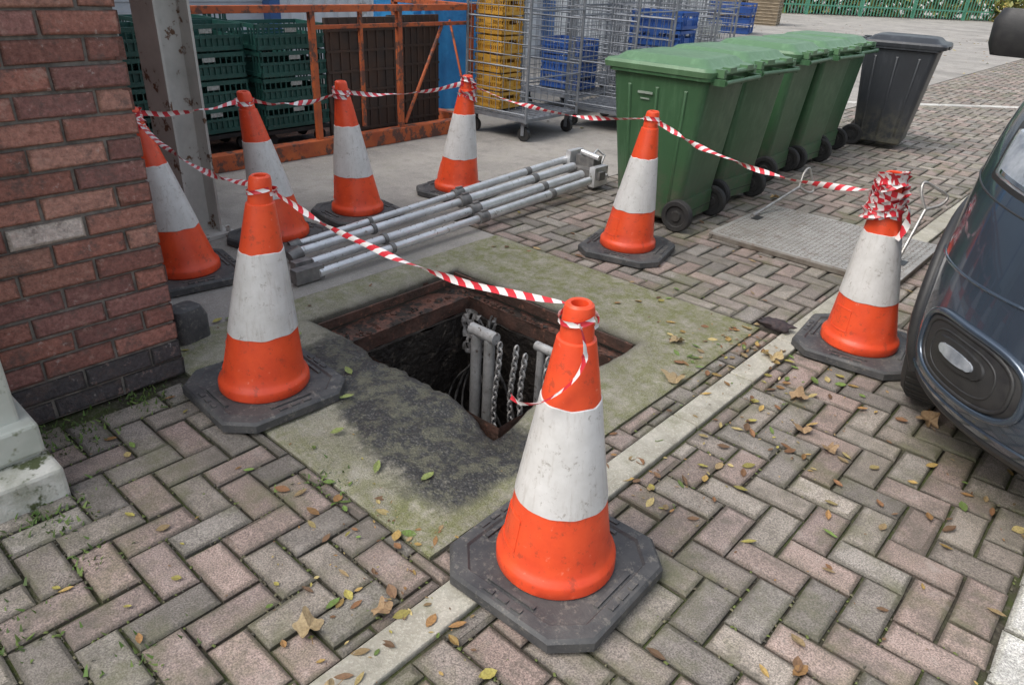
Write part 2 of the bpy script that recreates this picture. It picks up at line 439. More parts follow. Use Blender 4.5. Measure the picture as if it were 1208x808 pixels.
for x in (-2.115,-2.03): ld.tube((x,2.20,-.085),(x+.01,2.18,-1.4),.027,14)
ld.tube((-2.15,2.20,-.095),(-1.99,2.20,-.095),.030,12)
for x in (-1.80,-1.735): ld.tube((x,2.3,-.10),(x+.01,2.28,-1.4),.019,12)
ld.tube((-1.83,2.3,-.10),(-1.70,2.3,-.10),.022,12)
ld.obj('access_ladder',[M_dirty],smooth=40)
chn=B()
for (x,y_) in ((-1.95,2.17),(-1.875,2.20),(-1.79,2.17),(-1.69,2.22)):
    for i in range(26):
        z=-.10-i*.030;pts=[]
        for k in range(10):
            a=2*math.pi*k/10
            u=.013*math.cos(a);w=.021*math.sin(a)
            pts.append((x+(u if i%2 else 0)+.012*math.sin(i*.3+x*9),y_+(0 if i%2 else u),z+w))
        chn.path(pts,.0052,6,closed=True)
chn.obj('hanging_chains',[simple('chain_grey',(.52,.51,.49),(.33,.31,.29),30,.45,.3)],smooth=60)
cb=B()
for s_ in range(6):
    pts=[];x0=-2.30+.045*s_
    for k in range(14):
        t=k/13;pts.append((x0+.10*math.sin(t*5+s_)+.03*t,2.36-.12*t+.03*math.sin(t*9+s_*2),-.11-.5*t*(1+.2*s_)))
    cb.path(pts,.006+.002*(s_%2),7)
cb.obj('pit_cables',[simple('cable_dark',(.03,.028,.026),(.18,.17,.16),20,.6)],smooth=60)
rg=B();nn=11;vs=[];fs=[]
for i in range(nn):
    for j in range(nn):
        x=-2.34+.13*i/(nn-1);z=-.09-.24*j/(nn-1)
        q=noise.noise_vector(Vector((x*30,z*30,1)))*.035
        vs.append((x+q.x*.6,2.33+q.y,z+q.z*.5))
for i in range(nn-1):
    for j in range(nn-1):
        if (i*3+j*5)%7!=0: fs.append((i*nn+j,(i+1)*nn+j,(i+1)*nn+j+1,i*nn+j+1))
rg.add(vs,fs);rg.obj('torn_plastic_rag',[simple('rag',(.45,.44,.43),(.12,.11,.10),40,.5,bump=.5)],smooth=80)

# ------------------------------------------------------------------ cones
def octo(h,c,z):
    return [(h,-h+c,z),(h,h-c,z),(h-c,h,z),(-h+c,h,z),(-h,h-c,z),(-h,-h+c,z),(-h+c,-h,z),(h-c,-h,z)]
h=.240;c=.08
def rz(z): return .143-(z-.098)*(.143-.047)/(.70-.098)
def build_cone(idx,x,y_,z,rzr,hs,lean):
    cn=B()
    cn.loft([octo(h,c,.006),octo(h,c,.034),octo(h-.008,c-.003,.043),octo(h-.04,c-.014,.046),octo(h-.046,c-.016,.039),octo(h-.07,c-.025,.039)],0)
    cn.add([(p[0],p[1],.0392) for p in octo(h-.07,c-.025,0)],[tuple(range(8))],0)
    for k in range(4):
        Mr=Matrix.Rotation(k*math.pi/2,4,'Z')
        for q in(-.045,0,.045): cn.box((h-.024,q,.0465),(.014,.03,.006),0,M=Mr)
        cn.box((h-.058,0,.041),(.012,.15,.010),0,M=Mr)
    prof=[(.120,.039),(.156,.040),(.160,.046),(.160,.072),(.157,.080),(.149,.088),(.143,.098),(rz(.13),.13),(rz(.20),.20),(rz(.26),.26),
      (rz(.262)+.0025,.262),(rz(.33)+.0025,.33),(rz(.40)+.0025,.40),(rz(.47)+.0025,.47),(rz(.545)+.0025,.545),(rz(.547),.547),(rz(.62),.62),
      (rz(.70),.695),(rz(.70)-.001,.70),(.040,.703),(.036,.770),(.033,.783),(.027,.788),(.020,.786),(.018,.74)]
    mi=[2 if prof[i][1]>.255 and prof[i+1][1]<.548 and prof[i+1][1]>.261 else 1 for i in range(len(prof)-1)]
    cn.lathe(prof,48,1,mis=mi)
    # moulded panel outline on the skirt
    for (a0,z0,a1,z1) in ((-.35,.12,.35,.12),(-.35,.215,.35,.215),(-.35,.12,-.35,.215),(.35,.12,.35,.215)):
        for off in (-2.2,):
            pts=[]
            for q in range(9):
                t=q/8;aa=a0+(a1-a0)*t+off;zz=z0+(z1-z0)*t;pts.append(((rz(zz)+.0005)*math.cos(aa),(rz(zz)+.0005)*math.sin(aa),zz))
            cn.path(pts,.0022,5,1)
    ca,sa=math.cos(-rzr),math.sin(-rzr)
    lx,ly=lean*.758,lean*.652; lx,ly=lx*ca-ly*sa,lx*sa+ly*ca
    nv=[]
    for (a,b_,zz) in cn.v:
        if zz>.05:
            an=math.atan2(b_,a)
            if .25<zz<.56: zz2=zz+.006*noise.noise(Vector((math.cos(an)*2.5+idx*3,math.sin(an)*2.5,zz*4)))
            else: zz2=zz
            f_=1+.018*noise.noise(Vector((math.cos(an)*1.2+idx,math.sin(an)*1.2,zz*3)))*(1 if zz<.69 else 0)
            a*=f_;b_*=f_
            if zz>.09:
                t=(zz2-.09)/.70; zz2=.09+(zz2-.09)*hs
                a+=lx*t;b_+=ly*t
            zz=zz2
        nv.append((a,b_,zz))
    cn.v=nv
    nm='traffic_cone' if idx==0 else 'traffic_cone.%03d'%idx
    cn.obj(nm,[M_rub,M_or,M_cw],loc=(x,y_,z),rz=rzr,smooth=35)
    return (x+lean*.758,y_+lean*.652,z+.09+.698*hs)
CN=[(-.84,1.20,.006,.03,1.0,.0),(-2.16,1.13,.008,-.06,1.03,.07),(-.71,3.17,.002,.10,1.0,-.055),(-2.11,3.43,.002,.25,1.0,.05),(-3.58,3.49,0,.15,1.0,.06),(-3.62,2.66,0,-.1,1.02,-.06),(-3.54,2.06,0,.2,1.02,-.115),(-3.39,1.44,0,-.15,1.02,-.13)]
cpos=[build_cone(i,*q) for i,q in enumerate(CN)]

# ------------------------------------------------------------------ tape
class Rib(B):
    def ribbon(s,pts,w,tw0=0,tw=0,wob=.3,u0=0):
        P=[Vector(p) for p in pts];L=len(P);u=u0;base=len(s.v)
        for i,p in enumerate(P):
            t=(P[min(i+1,L-1)]-P[max(i-1,0)]).normalized()
            side=t.cross(Vector((0,0,1)))
            if side.length<.05: side=Vector((1,0,0))
            side.normalize();up=side.cross(t).normalized()
            a=tw0+tw*i/L+wob*noise.noise(Vector((u*3,w*10,i*.02)))
            d=up*math.cos(a)+side*math.sin(a)
            ww=w*(1+.25*noise.noise(Vector((u*8,1,2))))
            for k,q in enumerate((-1,0,1)):
                off=(up*-math.sin(a)+side*math.cos(a))*(-.22*ww if q==0 else 0)
                pp=p+d*ww*q/2+off
                s.v.append(tuple(pp));s.c.append((u,q*.5+.5,0,1))
            if i<L-1: u+=(P[i+1]-p).length
        for i in range(L-1):
            for k in range(2):
                s.f.append([base+i*3+k,base+i*3+k+1,base+(i+1)*3+k+1,base+(i+1)*3+k]);s.m.append(0)
def cat(a,b_,sag,n=110):
    a=Vector(a);b_=Vector(b_);o=[]
    for i in range(n+1):
        t=i/n;p=a.lerp(b_,t);p.z-=sag*4*t*(1-t);p.z+=.006*noise.noise(Vector((t*6,sag*9,0)));o.append(p)
    return o
def T(i,dz=0,dx=0,dy=0):
    p=cpos[i];return (p[0]+dx,p[1]+dy,p[2]+dz)
tp=Rib()
tp.ribbon(cat(T(7,-.05,.04),T(1,-.05,-.04,.02),.06),.022,.3,9,1.2)
tp.ribbon(cat(T(1,-.05,.03,.02),T(0,-.03,-.03,.03),.06),.019,.2,-9,1.4)
tp.ribbon(cat(T(7,-.03,0,.03),T(6,-.05,0,-.03),.02),.026,0,2,.8)
tp.ribbon(cat(T(6,-.05,0,.03),T(5,-.07,0,-.03),.035),.026,.2,4,.8)
tp.ribbon(cat(T(5,-.07,0,.03),T(4,-.05,0,-.03),.03),.026,.2,-4,.8)
tp.ribbon(cat(T(4,-.06,.03,.0),T(3,-.05,-.03,0),.06),.024,.0,8,1)
tp.ribbon(cat(T(3,-.05,.03,.0),T(2,-.09,-.04,0),.07),.026,.1,-12,1.2)
def wrap(i,z0,z1,turn,r0,w=.03,cr=.004,wob=.5):
    p=cpos[i];pts=[];n=int(turn*22)
    for k in range(n+1):
        a=2*math.pi*turn*k/n;t=k/n
        z=p[2]+z0+(z1-z0)*(.5-.5*math.cos(t*math.pi*turn*.7+.3*i))
        r=r0+(-(z-p[2])*.155)+cr*noise.noise(Vector((k*.6,i,0)))+.001*t*turn
        pts.append((p[0]+r*math.cos(a),p[1]+r*math.sin(a),z+.008*math.sin(a+i)))
    tp.ribbon(pts,w,0,0,wob)
wrap(0,-.045,-.02,1,.040,.013)
wrap(1,-.06,-.04,1,.041,.013)
wrap(2,-.17,-.02,11,.044,.046,.020,1.0)
wrap(3,-.06,-.04,1,.041,.02)
wrap(4,-.15,-.02,4,.043,.028,.012,.9)
wrap(5,-.08,-.05,2,.042,.022);wrap(6,-.07,-.05,1,.042,.022);wrap(7,-.09,-.02,3,.043,.028)
def smooth_pts(P,n=8):
    P=[Vector(q) for q in P];o=[]
    for i in range(len(P)-1):
        a=P[max(i-1,0)];b_=P[i];c_=P[i+1];d_=P[min(i+2,len(P)-1)]
        for k in range(n):
            t=k/n;o.append(.5*((2*b_)+(c_-a)*t+(2*a-5*b_+4*c_-d_)*t*t+(-a+3*b_-3*c_+d_)*t**3))
    o.append(P[-1]);return o
p=cpos[0]
tail=[(p[0]+.03,p[1]-.04,p[2]-.03),(p[0]+.055,p[1]-.045,p[2]-.07),(p[0]+.058,p[1]-.05,p[2]-.12),(p[0]+.04,p[1]-.075,p[2]-.17),(p[0]-.0,p[1]-.105,p[2]-.215),(p[0]-.05,p[1]-.12,p[2]-.235),(p[0]-.09,p[1]-.115,p[2]-.235)]
tp.ribbon(smooth_pts(tail),.016,.4,3,.9)
p=cpos[2];tail=[(p[0]+.04,p[1],p[2]-.1),(p[0]+.09,p[1]-.01,p[2]-.13),(p[0]+.10,p[1]-.02,p[2]-.2),(p[0]+.085,p[1]-.03,p[2]-.25)]
tp.ribbon(smooth_pts(tail),.03,.4,1,.9)
tp.obj('barrier_tape',[M_tape],smooth=180,col=True)

# ------------------------------------------------------------------ brick building
WX=-2.485;WY=.985
wl=B()
def wall_run(b,L,Hh,place):
    rows=int(Hh/.075)
    for r in range(rows):
        z0=r*.075;x=-(.1125 if r%2 else 0)
        while x<L:
            a=max(0,x);e_=min(L,x+.225)
            if e_-a>.02:
                if r<2: c=(.075,.068,.072,1)
                else:
                    c=random.choice([(.34,.15,.115),(.40,.19,.145),(.29,.13,.105),(.42,.22,.17),(.24,.115,.10),(.36,.165,.13),(.31,.15,.13)])
                    k=random.uniform(.8,1.15);c=(c[0]*k,c[1]*k,c[2]*k,1)
                    if (r==8 and .2<a<.4): c=(.6,.52,.47,1)
                t=B();brick_face(t,a,e_,z0,z0+.075,.010,.004,random.uniform(-.003,.002),-.03,c,.0025,.002,.8,.004)
                o=len(b.v);b.add([place(v) for v in t.v],t.f,0,c)
                for q,cc in enumerate(t.c): b.c[o+q]=cc
            x+=.225
wall_run(wl,1.9,3.0,lambda v:(WX+v[2],WY-v[0],v[1]))
wall_run(wl,6.0,3.0,lambda v:(WX-v[0],WY+v[2],v[1]))
wl.box((WX-3.0-.010,WY-1.2-.010,1.5),(6.0,2.4,3.0),1)
wl.box((WX-3.0,WY-1.2,3.06),(6.2,2.6,.1),1)
wl.obj('brick_building',[M_brick,M_mortar],col=True)
pl=B()
pl.box((-2.33,.13,1.35),(.27,.5,2.5),0);pl.box((-2.30,.13,.16),(.31,.56,.10),0);pl.box((-2.31,.13,.075),(.30,.54,.07),0)
pl.obj('painted_pilaster',[simple('pale_green_paint',(.52,.54,.49),(.40,.42,.37),5,.5,bump=.2,c3=(.16,.17,.10),s3=9,t3=.6)],bevel=.01)
pl=B();pl.box((-2.16,.30,.035),(.22,.24,.13),0)
pl.obj('concrete_block',[simple('mossy_white_concrete',(.62,.61,.56),(.36,.36,.3),12,.85,bump=.7,c3=(.08,.095,.04),s3=10,t3=.54)],bevel=.012)
rb=B();rb.loft([rrect(0,0,.13,.15,.03,0),rrect(0,0,.13,.15,.03,.10),rrect(0,0,.10,.12,.03,.14),rrect(0,0,.08,.10,.03,.145)],0)
rb.obj('rubber_foot_block',[M_rub],loc=(-2.76,1.13,0),rz=.2,smooth=40)

ps=B()
ps.box((0,-.09,1.6),(.20,.014,3.2));ps.box((0,.09,1.6),(.20,.014,3.2));ps.box((0,0,1.6),(.012,.166,3.2));ps.box((0,0,.01),(.3,.3,.02))
for sx in(-1,1):
    for sy in(-1,1): ps.tube((sx*.12,sy*.12,.02),(sx*.12,sy*.12,.05),.014,6)
ps.obj('steel_stanchion',[M_postp],loc=(-3.92,1.76,0),rz=.12)

# ------------------------------------------------------------------ tripod poles
tr=B()
for (a,b_,r) in [((-3.20,1.97,.05),(-3.19,4.30,.14),.031),((-3.04,1.93,.045),(-3.08,4.26,.11),.031),((-2.91,1.88,.04),(-2.98,4.22,.09),.029),((-3.33,2.05,.04),(-3.29,4.34,.17),.026)]:
    A=Vector(a);C=Vector(b_);mid=A.lerp(C,.52)
    tr.tube(A,mid,r*.78,14);tr.tube(mid,C,r,14)
    tr.tube(mid-(C-A).normalized()*.05,mid+(C-A).normalized()*.03,r*1.25,14,1)
    tr.tube(A.lerp(C,.2),A.lerp(C,.21),r*1.05,12,1);tr.tube(A.lerp(C,.8),A.lerp(C,.82),r*1.15,12,1)
    tr.box(mid+Vector((0,0,r*1.2)),(.02,.05,.02),1)
    for k in range(10):
        q=A.lerp(C,.05+.04*k);tr.tube(q+Vector((0,0,r*.77)),q+Vector((0,0,r*.80)),.005,6,1)
tr.box((-2.93,1.83,.045),(.055,.16,.07),1);tr.box((-3.06,1.88,.04),(.05,.10,.05),1)
tr.tube((-3.20,1.97,.05),(-3.20,1.90,.03),.035,10,1);tr.tube((-3.33,2.05,.04),(-3.34,1.99,.03),.03,10,1)
tr.box((-3.12,4.34,.11),(.34,.07,.06),1);tr.box((-3.14,4.42,.15),(.16,.10,.13),1);tr.box((-3.0,4.36,.10),(.05,.16,.14),0)
tr.box((-3.26,4.40,.16),(.04,.16,.16),0);tr.tube((-3.3,4.44,.14),(-2.95,4.40,.10),.016,10,0)
tr.path([(-3.14,4.45,.2),(-3.14,4.52,.24),(-3.10,4.56,.2),(-3.10,4.52,.12),(-3.13,4.47,.12)],.009,8,0)
tr.tube((-3.02,4.30,.04),(-3.02,4.42,.04),.035,14,1);tr.tube((-3.18,4.38,.24),(-3.02,4.38,.22),.02,12,0)
tr.obj('folded_tripod',[M_alu,simple('dark_cast',(.14,.14,.14),(.26,.25,.24),16,.5,.4)],smooth=40,bevel=.003)

# ------------------------------------------------------------------ tread plate cover
tpB=B()
px0,px1,py0,py1=-1.90,-.80,4.02,4.90
tpB.box(((px0+px1)/2,(py0+py1)/2,.036),(px1-px0,py1-py0,.012),0)
for xx in (px0+.01,px1-.01): tpB.box((xx,(py0+py1)/2,.017),(.02,py1-py0,.025),1)
for e_ in (py0+.01,py1-.01): tpB.box(((px0+px1)/2,e_,.017),(px1-px0-.05,.02,.025),1)
nx,ny=36,29
for i in range(nx):
    for j in range(ny):
        x=px0+.02+(px1-px0-.04)*(i+.5)/nx;y_=py0+.02+(py1-py0-.04)*(j+.5)/ny
        a=math.pi/4 if (i+j)%2 else -math.pi/4
        Mx=Matrix.Translation((x,y_,.042))@Matrix.Rotation(a,4,'Z')
        l,w,hh=.013,.0035,.0022
        tpB.add([(-l,0,0),(0,-w,0),(l,0,0),(0,w,0),(-l*.5,0,hh),(l*.5,0,hh)],[(0,1,5,4),(1,2,5),(2,3,4,5),(3,0,4)],1,M=Mx)
for (x,y_) in ((px0+.08,py0+.5),(px1-.08,py0+.36)): tpB.box((x,y_,.0435),(.05,.09,.004),2)
tpB.obj('manhole_cover_plate',[M_plate,simple('plate_edge',(.22,.20,.17),(.12,.095,.075),12,.7,.2,bump=0),M_dark])
def key(name,base,tipv):
    b=B();P0=Vector(base);P1=Vector(tipv);d=(P1-P0).normalized()
    s_=d.cross(Vector((.5,-.7,.0))).normalized()
    b.tube(P0,P1,.010,10);b.tube(P0-d*.01,P0+d*.03,.016,8)
    b.path(smooth_pts([P1,P1+s_*.07+d*.07,P1+s_*.08+d*.13,P1+d*.135,P1-s_*.08+d*.13,P1-s_*.07+d*.07,P1],4),.009,8)
    b.obj(name,[simple('key_steel_'+name,(.5,.49,.47),(.32,.3,.28),30,.4,.6,bump=0)],smooth=50)
key('lifting_key',(-1.86,4.55,.045),(-1.76,4.98,.18))
key('lifting_key.001',(-.90,4.35,.045),(-.88,4.55,.32))

# ------------------------------------------------------------------ wheelie bins
def make_bin(name,body,lid):
    b=B()
    def rg(z,t,g=0):
        x0=-.24-.11*t;x1=.20+.09*t;w=.46+.10*t
        return rrect((x0+x1)/2,0,x1-x0+g,w+g,.045,z,4)
    rings=[rg(.05,0,g=-.03),rg(.065,0)]
    for k in range(1,9):
        t=k/8;rings.append(rg(.065+.83*t,t*.96))
    rings+=[rg(.90,.97,g=.02),rg(.905,.97,g=.045),rg(.94,1,g=.045),rg(.945,1,g=.02)]
    b.loft(rings,0)
    for sy in(-1,1):
        for xx in(-.17,-.02,.13):
            b.add([(xx-.012,sy*.232,.12),(xx+.012,sy*.232,.12),(xx*1.25+.012,sy*.278,.84),(xx*1.25-.012,sy*.278,.84),
                   (xx-.006,sy*.238,.13),(xx+.006,sy*.238,.13),(xx*1.25+.006,sy*.284,.83),(xx*1.25-.006,sy*.284,.83)],
                  [(0,1,5,4),(1,2,6,5),(2,3,7,6),(3,0,4,7),(4,5,6,7)],0)
    b.box((.15,0,.12),(.14,.40,.14),0)
    def lr(z,x0,x1,w,r=.05): return rrect((x0+x1)/2,0,x1-x0,w,r,z,5)
    b.loft([lr(.925,-.405,.31,.615),lr(.955,-.41,.315,.625),lr(.972,-.395,.30,.60),lr(.978,-.35,.27,.53),lr(1.010,-.31,.23,.47),lr(1.018,-.27,.19,.41),lr(1.012,-.24,.16,.36)],1)
    b.box((-.405,0,.94),(.03,.26,.03),1)
    b.tube((.345,-.21,.955),(.345,.21,.955),.014,10,1)
    for sy in(-.21,.21): b.box((.325,sy,.95),(.06,.035,.045),1)
    b.tube((.375,-.24,.905),(.375,.24,.905),.014,10,0)
    for sy in(-.24,0,.24): b.box((.335,sy,.905),(.09,.03,.035),0)
    for sy in(-.12,.12): b.box((.335,sy,.965),(.05,.09,.03),1)
    b.tube((.21,-.26,.10),(.21,.26,.10),.011,8,2)
    for sy in(-1,1):
        Mw=Matrix.Translation((.21,sy*.245,.10))@Matrix.Rotation(math.pi/2,4,'X')
        b.lathe([(.0,.022),(.03,.024),(.035,.014),(.062,.014),(.068,.024),(.092,.024),(.10,.016),(.10,-.016),(.092,-.024),(.068,-.024),(.062,-.014),(.035,-.014),(.03,-.024),(.0,-.024)],28,2,M=Mw)
    b.box((-.10,-.2815,.80),(.10,.004,.014),3);b.box((-.10,-.2765,.765),(.06,.004,.008),3)
    return b.obj(name,[body,lid,M_tyre,simple('label_'+name,(.30,.36,.30),None,20,.5,bump=0)],smooth=35)
wb=make_bin('wheelie_bin',M_green,M_greenlid)
wb.location=(-2.33,4.20,0);wb.rotation_euler=(0,0,.05)
for i,(x,y_,r) in enumerate([(-2.38,4.89,-.07),(-2.50,5.83,.05),(-2.48,6.46,-.05),(-2.56,7.10,.03)]):
    inst(wb,'wheelie_bin.%03d'%(i+1),(x,y_,0),r)
bb=make_bin('black_bin_tmp',M_black,M_black);bb.name='wheelie_bin.005'
bb.location=(-2.18,8.0,0);bb.rotation_euler=(0,0,math.pi+.15)

# ------------------------------------------------------------------ crates
def crate_mesh(b,M,L=.6,W=.4,Hh=.19,mi=0):
    t=.012
    b.box((0,0,.01),(L-.03,W-.03,.012),mi,M=M)
    for sy in(-1,1):
        for z,hh in((.025,.03),(Hh*.55,.02),(Hh-.015,.03)): b.box((0,sy*(W/2-t/2),z),(L,t,hh),mi,M=M)
        b.box((0,sy*(W/2-.014),Hh*.28),(L-.03,.006,Hh*.4),mi,M=M)
        for k in range(13):
            b.box((-L/2+.02+(L-.04)*k/12,sy*(W/2-t/2+.001),Hh/2),(.009,t,Hh-.02),mi,M=M)
        b.box((0,sy*(W/2+.001),Hh-.045),(.10,.004,.03),2,M=M)
    for sx in(-1,1):
        for z,hh in((.025,.03),(Hh-.015,.03)): b.box((sx*(L/2-t/2),0,z),(t,W,hh),mi,M=M)
        b.box((sx*(L/2-.014),0,Hh*.33),(.006,W-.03,Hh*.5),mi,M=M)
        for k in range(9):
            if k in(3,4,5): continue
            b.box((sx*(L/2-t/2+.001),-W/2+.02+(W-.04)*k/8,Hh/2),(t,.009,Hh-.02),mi,M=M)
M_lab=simple('crate_label',(.45,.47,.46),(.2,.22,.2),60,.5,bump=0)
def stack(name,x,y_,n,rz,z0,mats,L=.6,W=.4,Hh=.19,dolly=True,lab=True):
    b=B()
    if dolly:
        b.box((0,0,.13),(L,W,.03),1)
        for sx in(-1,1):
            for sy in(-1,1):
                b.tube((sx*(L/2-.07),sy*(W/2-.07)-.015,.055),(sx*(L/2-.07),sy*(W/2-.07)+.015,.055),.05,14,1)
                b.box((sx*(L/2-.07),sy*(W/2-.07),.10),(.04,.05,.04),1)
        base=.15
    else: base=0
    for k in range(n):
        M=Matrix.Translation((random.uniform(-.006,.006),random.uniform(-.006,.006),base+k*(Hh+.006)))@Matrix.Rotation(random.uniform(-.02,.02),4,'Z')
        crate_mesh(b,M,L,W,Hh)
    b.obj(name,mats+[M_lab if lab else mats[0]],loc=(x,y_,z0),rz=rz)
n_=0
for (x,y_,n,r) in [(-5.55,2.05,4,math.pi/2),(-5.62,2.72,4,math.pi/2+.05),(-5.52,3.38,4,math.pi/2),(-6.1,2.1,3,math.pi/2),(-6.15,2.8,4,math.pi/2),(-6.1,3.45,3,math.pi/2),(-6.9,3.3,4,math.pi/2)]:
    stack('crate_stack'+('' if n_==0 else '.%03d'%n_),x,y_,n,r,.03,[M_crate,M_dark]);n_+=1
fr=B()
FX=-5.08
fr.box((FX,3.65,.06),(.10,3.0,.12),0)
fr.box((FX-1.2,3.65,.01),(2.3,3.0,.02),1)
fr.box((FX-.6,5.12,.06),(1.2,.08,.12),0)
for y_ in (2.2,3.4,4.25,5.1): fr.box((FX,y_,.60),(.045,.045,1.0),0)
fr.box((FX,3.65,1.08),(.05,3.0,.05),0);fr.box((FX,4.25,.95),(.03,1.7,.03),0)
fr.box((FX-1.1,5.12,.60),(.05,.05,1.0),0);fr.box((FX-.55,5.12,1.08),(1.1,.05,.05),0);fr.box((FX-2.2,3.65,1.08),(.05,3.0,.05),0)
fr.tube((FX,4.3,.15),(FX,4.75,.95),.015,8,0);fr.tube((FX,5.05,.3),(FX-.3,5.12,.95),.012,8,0)
fr.box((FX+.005,3.85,.62),(.03,.03,.9),0)
fr.obj('orange_steel_frame',[M_rust,M_rust2],bevel=.004)
dp=B()
for k,(y_,w) in enumerate(((4.05,.75),(4.72,.6))):
    x=-5.32-.12*k
    dp.box((x,y_,.52),(.03,w,.95),0)
    for q in range(8): dp.box((x+.02,y_-w/2+w*(q+.5)/8,.52),(.012,.02,.93),0)
    for q in range(6): dp.box((x+.02,y_,.1+.16*q),(.014,w,.02),0)
dp.obj('stacked_panels',[simple('dark_panel',(.045,.034,.03),(.075,.045,.032),6,.7,bump=0)])

def cage_builder():
    b=B();W,D,Hh=.72,.80,1.65
    b.box((0,0,.19),(W,D,.03),0)
    for k in range(9): b.box((0,-D/2+D*(k+.5)/9,.21),(W-.04,.02,.012),0)
    for sx in(-1,1):
        for sy in(-1,1):
            b.tube((sx*W/2,sy*D/2,.17),(sx*W/2,sy*D/2,Hh),.014,8)
            x,y_=sx*(W/2-.06),sy*(D/2-.06)
            b.tube((x,y_-.018,.062),(x,y_+.018,.062),.062,16,1)
            b.box((x,y_-.026,.11),(.035,.004,.12),0);b.box((x,y_+.026,.11),(.035,.004,.12),0);b.box((x,y_,.165),(.07,.07,.012),0)
    def wires(p,q):
        n=9
        for k in range(n):
            t=(k+.5)/n;c=Vector(p).lerp(Vector(q),t);b.tube((c.x,c.y,.22),(c.x,c.y,Hh-.02),.0035,4)
        for k in range(15):
            z=.24+(Hh-.28)*k/14;b.tube((p[0],p[1],z),(q[0],q[1],z),.004 if k%4 else .008,4)
    wires((-W/2,-D/2,0),(W/2,-D/2,0));wires((-W/2,D/2,0),(W/2,D/2,0));wires((-W/2,-D/2,0),(-W/2,D/2,0))
    for z in(.55,1.1,Hh): b.tube((W/2,-D/2,z),(W/2,D/2,z),.008,6)
    for s_ in(-1,1):b.tube((-W/2,s_*D/2,Hh),(W/2,s_*D/2,Hh),.014,8)
    b.tube((-W/2,-D/2,Hh),(-W/2,D/2,Hh),.014,8)
    return b
cg=cage_builder().obj('roll_cage',[M_galv,M_dark],loc=(-4.72,5.46,0),rz=.05)
for i,(x,y_,r) in enumerate([(-4.35,6.50,.1),(-4.45,7.42,-.05),(-5.3,6.9,0),(-4.6,8.4,.2),(-5.6,8.2,.1),(-5.2,9.4,.0),(-6.1,9.6,.15)]):
    inst(cg,'roll_cage.%03d'%(i+1),(x,y_,0),r)
stack('yellow_tray_stack',-4.90,5.30,9,.05,.22,[M_yel,M_yel],.32,.30,.155,False,False)
stack('blue_tray_stack',-4.45,7.42,3,.1,.55,[M_bluep,M_bluep],.6,.4,.17,False,False)
stack('blue_tray_stack.001',-5.3,6.9,3,.1,.22,[M_bluep,M_bluep],.5,.4,.17,False,False)
tb=B();rings=[]
for i in range(26):
    z=1.9*i/25;r=[]
    for k in range(80):
        a=2*math.pi*k/80
        sxx=math.copysign(abs(math.cos(a))**.35,math.cos(a));syy=math.copysign(abs(math.sin(a))**.35,math.sin(a))
        f_=1+.05*math.sin(k*1.3+z*1.5)+.06*noise.noise(Vector((math.cos(a)*4,math.sin(a)*4,z*1.5)))
        sh=1-.12*(z/1.9)**3
        r.append((sxx*.5*f_*sh,syy*.65*f_*sh,z))
    rings.append(r)
tb.loft(rings,0);tb.obj('tarpaulin_covered_pallet',[M_tarp],loc=(-6.5,6.05,.0),smooth=60)

# ------------------------------------------------------------------ warehouse & far setting
wh=B();x=-8.6
def corr(b,y0,y1,z0,z1,mi,pitch=.18,dep=.035):
    y_=y0;pr=[]
    while y_<y1:
        for dy,dx in((0,0),(.3,0),(.42,dep),(.88,dep)): pr.append((y_+dy*pitch,dx))
        y_+=pitch
    vs=[];fs=[]
    for (q,d_) in pr: vs+= [(x+d_,q,z0),(x+d_,q,z1)]
    for i in range(len(pr)-1): fs.append((2*i,2*i+2,2*i+3,2*i+1))
    b.add(vs,fs,mi)
corr(wh,-4,2.0,0,5,0);corr(wh,5.2,8.2,0,5,0);corr(wh,10.5,16,0,5,0)
for (a,c_) in((2.0,5.2),(8.2,10.5)):
    for k in range(36): wh.box((x-.08+.012*(k%2),(a+c_)/2,.05+k*.1),(.03,c_-a,.098),1)
    wh.box((x+.02,a,1.8),(.16,.14,3.7),2);wh.box((x+.02,c_,1.8),(.16,.14,3.7),2);wh.box((x+.02,(a+c_)/2,3.7),(.18,c_-a+.3,.2),2)
    corr(wh,a,c_,3.8,5,0)
wh.box((x-3.2,6,2.5),(6.2,20,5),4);wh.box((x-3.1,6,5.05),(6.6,20.4,.12),2)
wh.obj('warehouse_building',[simple('cladding_white',(.70,.71,.72),(.60,.61,.62),2,.5,bump=0,c3=(.4,.39,.37),s3=3,t3=.6),simple('shutter_grey',(.58,.60,.63),(.48,.50,.52),3,.45,.1,bump=0),simple('blue_trim',(.06,.14,.34),None,4,.5,bump=0),M_brick,M_yard])
pw=B()
for k in range(12):
    z=.07+k*.1
    pw.box((0,0,z),(1.0,1.2,.022),0)
    for j in(-.5,0,.5): pw.box((0,j,z-.045),(1.0,.1,.07),0)
M_wood=simple('pallet_wood',(.42,.34,.24),(.28,.23,.17),8,.8)
pal=pw.obj('pallet_stack',[M_wood],loc=(-11.5,25.5,0),rz=.3)
inst(pal,'pallet_stack.001',(-13.2,26.5,0),.1,(1,1,.6));inst(pal,'pallet_stack.002',(-14.8,27,0),0.2,(1,1,.8));inst(pal,'pallet_stack.003',(-7.6,1.8,0),0.1,(1,1,.5))
stack('blue_tray_stack.002',-10.2,20.5,3,.3,.0,[M_bluep,M_bluep],1.2,.9,.25,False,False)
stack('blue_tray_stack.003',-9.0,16.2,2,.1,.0,[M_lab,M_lab],1.1,.9,.25,False,False)
gp=B();gp.box((0,0,2),(.25,.25,4));gp.box((0,0,.05),(.45,.45,.1));gp.obj('steel_post',[M_postp],loc=(-8.7,15.2,0),bevel=.02)
db=B()
db.box((0,0,3),(10,8,6),0)
